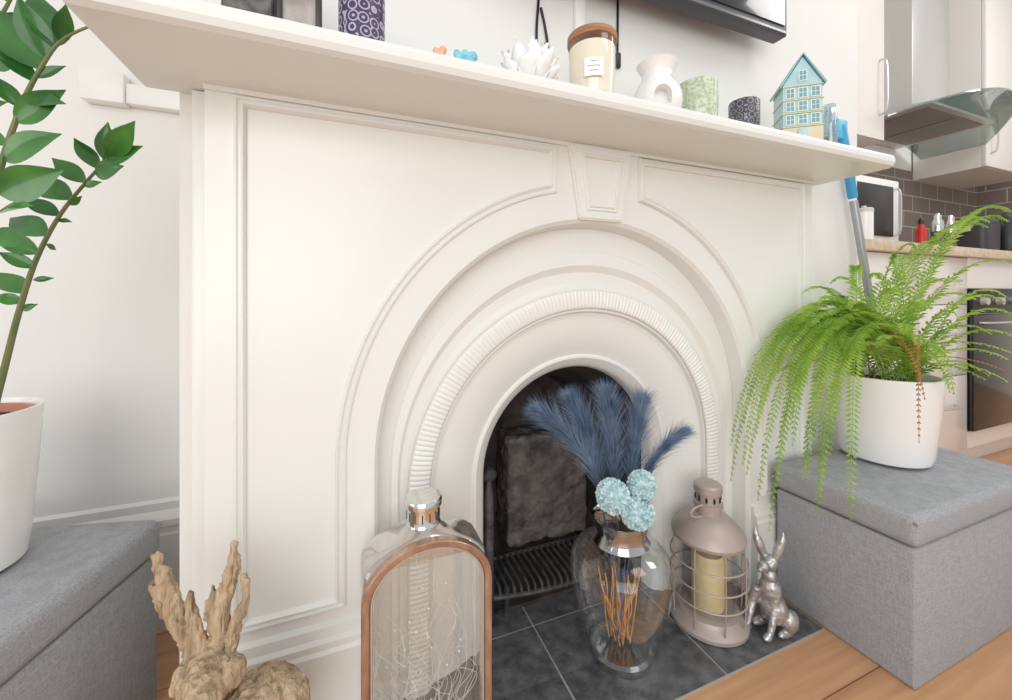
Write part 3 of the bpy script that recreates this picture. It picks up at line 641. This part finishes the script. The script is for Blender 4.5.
bm = B(); lathe(bm, [(0,.0055),(.037,.0065),(.0405,.05),(.0408,.094),(0,.094)], c0, 40); obj('wax', bm, M('candle_cream', (246,238,220), .5), t)
bm = B(); lathe(bm, [(0,.1045),(.0435,.1045),(.0445,.106),(.0445,.116),(.043,.118),(0,.118)], c0, 40); obj('lid', bm, M('lid_wood', (146,98,62), .5, 0, (176,128,88), 30, stretch=(1,1,8)), t)
def patch(c, r, a0, a1, z0_, z1_, n=10):
    bm = B(); lo = []; hi = []
    for i in range(n+1):
        a = a0+(a1-a0)*i/n; lo.append(bm.verts.new(c+Vector((r*math.cos(a), r*math.sin(a), z0_)))); hi.append(bm.verts.new(c+Vector((r*math.cos(a), r*math.sin(a), z1_))))
    for i in range(n): bm.faces.new((lo[i],lo[i+1],hi[i+1],hi[i]))
    return bm
va = math.atan2(-YM, -x)
lb = obj('label', patch(c0, .0432, va-.30, va+.46, .028, .060), M('label_paper', (252,251,248), .6), t)
bm = B()
for k, (a_, b_) in enumerate(((-.06,.2),(-.18,.34),(-.1,.26))):
    q = patch(c0, .0434, va+a_, va+b_, .0525-k*.008, .0538-k*.008); me = bpy.data.meshes.new('t'); q.to_mesh(me); q.free(); bm.from_mesh(me); bpy.data.meshes.remove(me)
obj('print', bm, M('label_ink', (150,136,122), .7), lb)
x = xat(657,YM); c0 = Vector((x,YM,Z)); t = thing('oil_burner', 'white ceramic oil burner with an arched opening and dished top', 'oil burner', c0)
outp = [(0,.001),(.036,.001),(.041,.006),(.045,.014),(.0465,.026),(.0455,.038),(.042,.050),(.036,.061),(.030,.069),(.028,.075),(.029,.085),(.037,.096),(.039,.0995),(.037,.0995),(.027,.090),(0,.084)]
bm = B(); lathe(bm, outp, c0, 64); inp = [(0,.005),(.038,.006),(.0415,.015),(.043,.026),(.042,.037),(.038,.048),(.032,.058),(.02,.066),(0,.068)]
lathe(bm, inp[::-1], c0, 64)
fa = math.atan2(-YM,-x)+.25; dv = Vector((math.cos(fa), math.sin(fa), 0)); sv = Vector((-dv.y, dv.x, 0)); cut = B()
sec = [(-.016,.008),(.016,.008),(.016,.024)]+[(.016*math.cos(PI*i/14), .024+.018*math.sin(PI*i/14)) for i in range(1,14)]+[(-.016,.024)]
fa_ = [cut.verts.new(c0+sv*a+dv*.02+Vector((0,0,z))) for a, z in sec]; fb_ = [cut.verts.new(c0+sv*a+dv*.07+Vector((0,0,z))) for a, z in sec]; n = len(sec)
cut.faces.new(fa_); cut.faces.new(fb_)
for i in range(n): cut.faces.new((fa_[i],fa_[(i+1)%n],fb_[(i+1)%n],fb_[i]))
obj('body', carve(bm, cut), white_cer, t)
bm = B(); lathe(bm, [(0,.006),(.018,.006),(.0185,.020),(.0165,.020),(0,.017)], c0, 24); tag(obj('tealight', bm, chrome, origin=tuple(c0+Vector((0,0,.006)))), 'tealight cup inside the white oil burner', 'candle')
def votive(px, r, h, mat, label):
    x = xat(px,YM); c0 = Vector((x,YM,Z)); t = thing('candle_votive', label, 'candle holder', c0)
    bm = B(); lathe(bm, [(0,0),(r*.9,0),(r*.97,.003),(r,.03),(r,h-.002),(r*.97,h),(r*.93,h-.002),(r*.92,.02),(0,.02)], c0, 40); obj('cup', bm, mat, t)
    bm = B(); lathe(bm, [(0,.0205),(r*.9,.0205),(r*.91,h*.7),(0,h*.7)], c0, 30); obj('wax', bm, wax, t)
votive(697, .039, .081, M('pale_green_speckle', (164,182,152), .4, 0, (206,216,192), 160, lo=.4, hi=.6), 'pale green speckled candle cup right of the white oil burner')
votive(744, .030, .070, motif('dark_floral', (70,70,82), (150,146,150), 70), 'small dark patterned candle cup left of the turquoise house')
xh = xat(797,YM); t = thing('house_lantern', 'pale turquoise metal house shaped candle lantern with pitched roof on the mantel', 'lantern', (xh,YM,Z), math.radians(-38))
teal = M('turquoise_enamel', (162,204,208), .4, 0, (188,220,222), 20); frm = M('window_white', (248,246,236), .45); gold = M('pale_gold', (216,194,140), .4, .2); beige = M('house_base', (222,208,178), .5)
pane_m = M('pane_teal', (112,164,174), .3)
w_, d_, e_ , p_ = .040, .032, .130, .195
bm = B(); box(bm, -w_, w_, -d_, d_, 0, .032, .002); obj('base', bm, beige, t, local=True)
bm = B(); prism_y(bm, [(-w_+.002,.032),(w_-.002,.032),(w_-.002,e_),(0,p_-.004),(-w_+.002,e_)], -d_+.002, d_-.002); wl = obj('walls', bm, teal, t, local=True, smooth=False)
bm = B()
for z in (.0335,.064,.094,.125): box(bm, -w_-.0005, w_+.0005, -d_-.0008, d_+.0008, z-.0008, z+.0008)
obj('gold_band', bm, gold, t, local=True, smooth=False)
bm = B()
for s in (-1,1): prism_y(bm, [(s*(w_+.003),e_-.006),(0,p_),(0,p_+.004),(s*(w_+.006),e_-.003)], -d_-.003, d_+.003)
obj('roof', bm, M('roof_turquoise', (136,186,194), .35), t, local=True, smooth=False)
def hwin(cx_, cz_, hw_, hh_, side=False):
    bm = B()
    if side: box(bm, w_-.003, w_+.0005, cx_-hw_, cx_+hw_, cz_-hh_, cz_+hh_, .001)
    else: box(bm, cx_-hw_, cx_+hw_, -d_-.0005, -d_+.003, cz_-hh_, cz_+hh_, .001)
    wn = obj('window', bm, frm, t, local=True); bm = B()
    for s in (-1,1):
        for q in (-1,1):
            a, b = sorted((cx_+s*.0008, cx_+s*(hw_-.002))); c, d = sorted((cz_+q*.0008, cz_+q*(hh_-.002)))
            if side: box(bm, w_-.002, w_+.0012, a, b, c, d)
            else: box(bm, a, b, -d_-.0012, -d_+.002, c, d)
    obj('pane', bm, pane_m, wn, local=True, smooth=False)
for r_ in range(3):
    for c_ in range(3): hwin((c_-1)*.0245, .0495+r_*.030, .0092, .0118)
    for c_ in range(2): hwin((c_-.5)*.029, .0495+r_*.030, .0098, .0118, True)
hwin(0, .148, .0085, .012)
bm = B(); box(bm, -.010, .010, -d_-.002, -d_+.002, 0.001, .028, .001); obj('door', bm, teal, t, local=True)
x = xat(829,YM); c0 = Vector((x,YM,Z)); t = thing('glass_bottle', 'small clear glass bottle at the right end of the mantel shelf', 'bottle', c0)
bm = B(); lathe(bm, [(0,.001),(.014,.001),(.016,.004),(.016,.09),(.014,.098),(.012,.102),(.012,.11),(.0135,.111),(.0135,.115),(.010,.115),(.010,.10),(.014,.09),(.0145,.006),(0,.005)], c0, 32); obj('body', bm, glass('bottle_glass', (226,234,236), .12), t)
bm = B(); lathe(bm, [(0,.0055),(.0138,.0065),(.0138,.035),(0,.035)], c0, 24); obj('contents', bm, M('pale_liquid', (210,200,180), .3), t)
# ------------------------------------------------------------------ tv, cables
xa, xb = .30, xat(783,.70)-.02; t = thing('television', 'black flat screen television mounted on the wall above the mantel', 'television', ((xa+xb)/2,.70,1.42))
bm = B(); box(bm, xa, xb, .676, .712, 1.41, 1.87, .004); obj('casing', bm, darkg, t)
bm = B(); box(bm, xa+.012, xb-.012, .673, .678, 1.432, 1.858, .001); obj('screen', bm, screen_m, t)
bm = B(); box(bm, xa+.15, xb-.15, .712, .76, 1.52, 1.78, .003); obj('wall_bracket', bm, black, t)
bm = B(); box(bm, xa+.1, xb-.006, .674, .680, 1.414, 1.422, .001); obj('bezel_strip', bm, M('grey_strip', (120,120,124), .3, .6), t)
for px, lab in ((543,'looped black cable hanging on the wall behind the lotus holder'),(618,'short black cable hanging below the television left of the oil burner')):
    x = xat(px,.755); zb_ = 1.265 if px < 600 else 1.29; bm = B(); yc = .757
    if px < 600:
        tube(bm, smoothpath([(x-.008,yc,1.60),(x-.008,yc,1.42),(x-.014,yc,zb_+.05),(x-.010,yc,zb_+.008),(x+.004,yc,zb_),(x+.012,yc,zb_+.025),(x+.004,yc,zb_+.07),(x-.004,yc,zb_+.10)],6), .0029, 8)
        tube(bm, [(x+.010,yc-.003,zb_-.004),(x+.008,yc-.003,zb_+.026)], .0055, 8)
    else:
        tube(bm, smoothpath([(x,yc,1.60),(x+.001,yc,1.45),(x,yc,zb_+.02)],6), .0026, 8); box(bm, x-.006, x+.006, yc-.006, yc+.002, zb_-.012, zb_+.022, .002)
    tag(obj('power_cable', bm, black, origin=(x,yc,1.6)), lab, 'cable')
# ------------------------------------------------------------------ mop
t = thing('mop', 'grey poled mop with bright blue grip leaning against the wall past the mantel', 'mop', (1.649,.712,0))
A0 = Vector((1.366,.742,1.267)); A1 = Vector((1.649,.712,.03)); ax_ = (A1-A0)
def along(q): return A0+ax_*q
bm = B(); tube(bm, [along(.18), along(.99)], .0105, 14); obj('pole', bm, M('pole_grey', (170,172,176), .35, .5), t)
bm = B(); tube(bm, [along(0), along(.005), along(.17), along(.175)], [.010,.0125,.0125,.011], 14); gr = obj('grip', bm, M('blue_plastic', (62,156,202), .4), t)
bm = B(); c = along(.0); box(bm, c.x-.028, c.x+.022, c.y-.008, c.y+.012, c.z-.045, c.z+.015, .006); obj('hanging_end', bm, M('light_blue_plastic', (92,182,220), .4), t)
bm = B(); box(bm, 1.56, 1.74, .68, .745, .004, .03, .006); obj('mop_head', bm, M('blue_cloth', (80,140,180), .9), t)
# ------------------------------------------------------------------ kitchen
KF = .87; WZ = .96
def handle(bm, p0, p1, out=.03):
    p0, p1 = Vector(p0), Vector(p1); o = Vector((0,-out,0)); tube(bm, smoothpath([p0, p0+o*.8+(p1-p0)*.06, p0.lerp(p1,.5)+o, p1+o*.8-(p1-p0)*.06, p1],5), .005, 8); return bm
def unit(name, label, x0, x1, y0, y1, z0, z1, fronts, cat='cabinet'):
    t = thing(name, label, cat, ((x0+x1)/2,(y0+y1)/2,z0))
    bm = B(); box(bm, x0, x1, y0+.02, y1, z0, z1); obj('body', bm, cream_cab, t, smooth=False)
    for kind, a, b, c, d, hd in fronts:
        bm = B(); box(bm, a+.002, b-.002, y0, y0+.019, c+.002, d-.002, .0025); dr = obj(kind, bm, cream_cab, t)
        if hd: obj('handle', handle(B(), *hd), steel, dr)
    return t
unit('base_cabinet', 'cream base cabinet under the worktop behind the mop', 1.50, 2.10, KF, 1.44, .1, .92, [('door',1.5,2.1,.1,.92,((2.05,KF,.7),(2.05,KF,.86)))])
unit('drawer_cabinet', 'cream drawer cabinet left of the oven', 2.10, 2.475, KF, 1.44, .1, .92, [('drawer',2.1,2.475,.72,.92,((2.2,KF,.82),(2.37,KF,.82))),('drawer',2.1,2.475,.42,.72,((2.2,KF,.6),(2.37,KF,.6))),('drawer',2.1,2.475,.1,.42,((2.2,KF,.3),(2.37,KF,.3)))])
unit('base_cabinet', 'cream corner base cabinet right of the oven', 3.08, 4.24, KF, 1.44, .1, .92, [('door',3.08,3.66,.1,.92,((3.13,KF,.7),(3.13,KF,.86))),('door',3.66,4.24,.1,.92,((4.19,KF,.7),(4.19,KF,.86)))])
bm = B(); box(bm, 1.49, 4.24, .93, .95, .0, .1); box(bm, 2.476, 3.079, .9, 1.44, .1, .17); box(bm, 2.476,3.079,KF+.001,.9,.1,.17); box(bm, 2.476,3.079,KF+.001,.9,.79,.92)
tag(obj('kickboard', bm, cream_cab, smooth=False, origin=(2.8,.94,0)), 'cream kickboard and filler panels around the oven', 'panel')
t = thing('oven', 'black glass built in oven under the kitchen worktop', 'oven', (2.777,1.1,.17))
bm = B(); box(bm, 2.48, 3.075, KF+.005, 1.4, .1705, .789); obj('body', bm, steel, t, smooth=False)
bm = B(); box(bm, 2.483, 3.072, KF-.016, KF+.004, .175, .675, .003); dr = obj('door', bm, screen_m, t); obj('handle', handle(B(), (2.53,KF-.016,.64), (3.02,KF-.016,.64)), steel, dr)
bm = B(); box(bm, 2.483, 3.072, KF-.014, KF+.004, .68, .787, .003); pn = obj('control_panel', bm, black, t)
for x in (2.56,2.70,2.86,3.0):
    bm = B(); tube(bm, [(x,KF-.014,.733),(x,KF-.034,.733)], [.019,.016], 16); obj('knob', bm, steel, pn)
bm = B(); box(bm, 1.49, 4.245, .845, 1.441, .921, WZ, .004); tag(obj('worktop', bm, worktop_m, origin=(2.8,1.1,.921)), 'long beige kitchen worktop along the tiled wall', 'worktop')
unit('wall_cabinet', 'cream wall cabinet left of the cooker hood', 1.80, 2.40, 1.12, 1.44, 1.50, 2.7, [('door',1.8,2.4,1.5,2.7,((2.36,1.12,1.62),(2.36,1.12,1.88)))])
unit('wall_cabinet', 'cream wall cabinet right of the cooker hood', 3.40, 4.0, 1.12, 1.44, 1.50, 2.7, [('door',3.4,4.0,1.5,2.7,((3.45,1.12,1.58),(3.45,1.12,1.80)))])
t = thing('cooker_hood', 'stainless steel chimney cooker hood with curved glass canopy', 'cooker hood', (2.9,1.25,1.64))
bm = B(); box(bm, 2.78, 3.16, 1.18, 1.441, 1.72, 2.7, .003); obj('chimney', bm, steel, t)
bm = B(); prism_x(bm, [(1.441,1.680),(1.03,1.680),(1.03,1.692),(1.18,1.722),(1.441,1.722)], 2.60, 3.22); hb = obj('body', bm, steel, t, smooth=False)
bm = B(); box(bm, 2.64, 2.90, 1.06, 1.38, 1.6755, 1.6795); box(bm, 2.92, 3.18, 1.06, 1.38, 1.6755, 1.6795); obj('filter', bm, M('filter_mesh', (150,147,144), .4, .5), hb, smooth=False)
bm = B(); n = 28
g0 = []
for i in range(n+1):
    q = -1+2*i/n; x = 2.91+q*.485; z = 1.722-.10*q*q; y = .88+.24*q*q
    g0.append((bm.verts.new((x,y,z)), bm.verts.new((x,1.40,z)), bm.verts.new((x,y,z+.008)), bm.verts.new((x,1.40,z+.008))))
for a, b in zip(g0, g0[1:]):
    for i, j in ((0,1),(2,3),(0,2),(1,3)): bm.faces.new((a[i],a[j],b[j],b[i]))
for a in (g0[0], g0[-1]): bm.faces.new((a[0],a[1],a[3],a[2]))
obj('glass_canopy', bm, glass('canopy_glass', (196,208,205), .22), t)
t = thing('microwave', 'white framed microwave with black door on the left of the worktop', 'microwave', (2.02,1.15,WZ))
bm = B(); box(bm, 1.80, 2.255, 1.0, 1.36, WZ+.012, WZ+.30, .008); obj('body', bm, M('microwave_white', (240,239,238), .35), t)
bm = B(); box(bm, 1.87, 2.185, .988, 1.001, WZ+.050, WZ+.265, .003); obj('door', bm, black, t)
bm = B(); tube(bm, smoothpath([(2.215,.999,WZ+.06),(2.215,.980,WZ+.08),(2.215,.980,WZ+.24),(2.215,.999,WZ+.26)],4), .005, 8); obj('handle', bm, steel, t)
for xx in (1.84,2.22):
    for yy in (1.06,1.33):
        bm = B(); tube(bm, [(xx,yy,WZ+.0003),(xx,yy,WZ+.013)], .012, 10); obj('foot', bm, black, t)
px, Yc, r, h = 864, .92, .028, .14
x = xat(px,Yc); c0 = Vector((x,Yc,WZ+.0005)); t = thing('canister', 'white lidded canister on the worktop in front of the microwave', 'canister', c0)
bm = B(); lathe(bm, [(0,0),(r*.94,0),(r,.004),(r,h*.82),(0,h*.82)], c0, 32); obj('body', bm, white_cer, t)
bm = B(); lathe(bm, [(r*1.03,h*.822),(r*1.03,h*.9),(r*.9,h*.93),(r*.25,h*.94),(r*.28,h),(0,h)], c0, 32); obj('lid', bm, M('lid_grey', (206,206,206), .35), t)
Yk = .93
x = xat(921,Yk); t = thing('sauce_bottle', 'small red bottle on the worktop beside the mills', 'bottle', (x,Yk,WZ+.0005))
bm = B(); lathe(bm, [(0,0),(.017,0),(.018,.004),(.018,.07),(.010,.09),(.008,.10),(0,.10)], (x,Yk,WZ+.0005), 20); obj('body', bm, M('red_plastic', (196,42,40), .35), t)
bm = B(); lathe(bm, [(.010,.1005),(.010,.115),(.004,.125),(0,.125)], (x,Yk,WZ+.0005), 16); obj('cap', bm, M('cap_dark', (60,24,24), .4), t)
for px, lab in ((937,'silver and black spice mill nearer the red bottle'),(950,'silver and black spice mill nearer the dark toaster')):
    x = xat(px,Yk); t = thing('spice_mill', lab, 'spice mill', (x,Yk,WZ+.0005), 0, 'spice mills on the worktop')
    bm = B(); lathe(bm, [(0,0),(.022,0),(.024,.004),(.019,.04),(.019,.07),(.021,.075),(0,.075)], (x,Yk,WZ+.0005), 24); obj('body', bm, M('mill_glass', (110,104,100), .2, .4), t)
    bm = B(); lathe(bm, [(.021,.0755),(.022,.085),(.022,.115),(.014,.13),(.015,.142),(.008,.153),(0,.155)], (x,Yk,WZ+.0005), 24); obj('head', bm, chrome, t)
Yk = 1.0
x = xat(974,Yk); t = thing('toaster', 'dark grey toaster between the spice mills and the kettle', 'toaster', (x,Yk,WZ+.0005))
bm = B(); box(bm, x-.08, x+.08, Yk-.07, Yk+.07, WZ+.0005, WZ+.18, .03, 4); tb = obj('body', bm, darkg, t)
bm = B(); box(bm, x-.06, x+.06, Yk-.035, Yk-.01, WZ+.178, WZ+.1815); box(bm, x-.06, x+.06, Yk+.01, Yk+.035, WZ+.178, WZ+.1815); obj('slot', bm, black, t, smooth=False)
bm = B(); box(bm, x-.098, x-.0805, Yk-.02, Yk+.02, WZ+.11, WZ+.125, .004); obj('lever', bm, steel, t)
Yq = .98; x = xat(1006,Yq); c0 = Vector((x,Yq,WZ+.0005)); t = thing('kettle', 'black electric kettle with loop handle at the right of the worktop', 'kettle', c0)
bm = B(); lathe(bm, [(0,0),(.075,0),(.077,.005),(.075,.02),(.078,.03),(.073,.12),(.061,.19),(.058,.20),(0,.20)], c0, 36); obj('body', bm, black, t)
bm = B(); lathe(bm, [(.057,.2005),(.05,.21),(.02,.216),(.012,.226),(0,.228)], c0, 28); obj('lid', bm, darkg, t)
bm = B(); tube(bm, smoothpath([c0+Vector((.056,-.02,.20)), c0+Vector((.10,-.03,.215)), c0+Vector((.12,-.04,.15)), c0+Vector((.108,-.035,.065)), c0+Vector((.075,-.02,.045))],6), .009, 10); obj('handle', bm, black, t)
bm = B(); tube(bm, [c0+Vector((-.05,.0,.15)), c0+Vector((-.085,.0,.18))], [.018,.010], 12); obj('spout', bm, darkg, t)
# ------------------------------------------------------------------ camera and light
cam = bpy.data.cameras.new('camera'); co = bpy.data.objects.new('camera', cam); C.objects.link(co)
co.location = (0,0,H); co.rotation_euler = (PI/2, 0, -YAW); cam.sensor_width = 36; cam.lens = F/1012*36; cam.shift_y = -(350-HY)/1012; cam.clip_start = .02
S.camera = co
w = bpy.data.worlds.new('world'); S.world = w; w.use_nodes = True; w.node_tree.nodes['Background'].inputs[0].default_value = (.985,.99,1,1); w.node_tree.nodes['Background'].inputs[1].default_value = .70
def area(name, loc, tgt, sx, sy, e, col=(1,.985,.965)):
    l = bpy.data.lights.new(name, 'AREA'); l.shape = 'RECTANGLE'; l.size = sx; l.size_y = sy; l.energy = e; l.color = col
    o = bpy.data.objects.new(name, l); C.objects.link(o); o.location = loc; o.rotation_euler = (Vector(tgt)-Vector(loc)).to_track_quat('-Z','Y').to_euler(); return o
area('window_light', (-.8,-2.0,1.3), (.5,.8,.5), 2.2, 2.0, 42)
area('alcove_fill', (-1.7,.3,.75), (-.4,1.15,.40), .8, .6, 3)  # added fill, no lamp of the room; lifts the grey lower alcove wall
area('ceiling_light', (1.2,-.6,2.5), (.9,.7,.4), 1.0, 1.0, 8)
area('kitchen_light', (2.9,0,2.4), (2.9,1.2,1.0), 1.0, .8, 15)
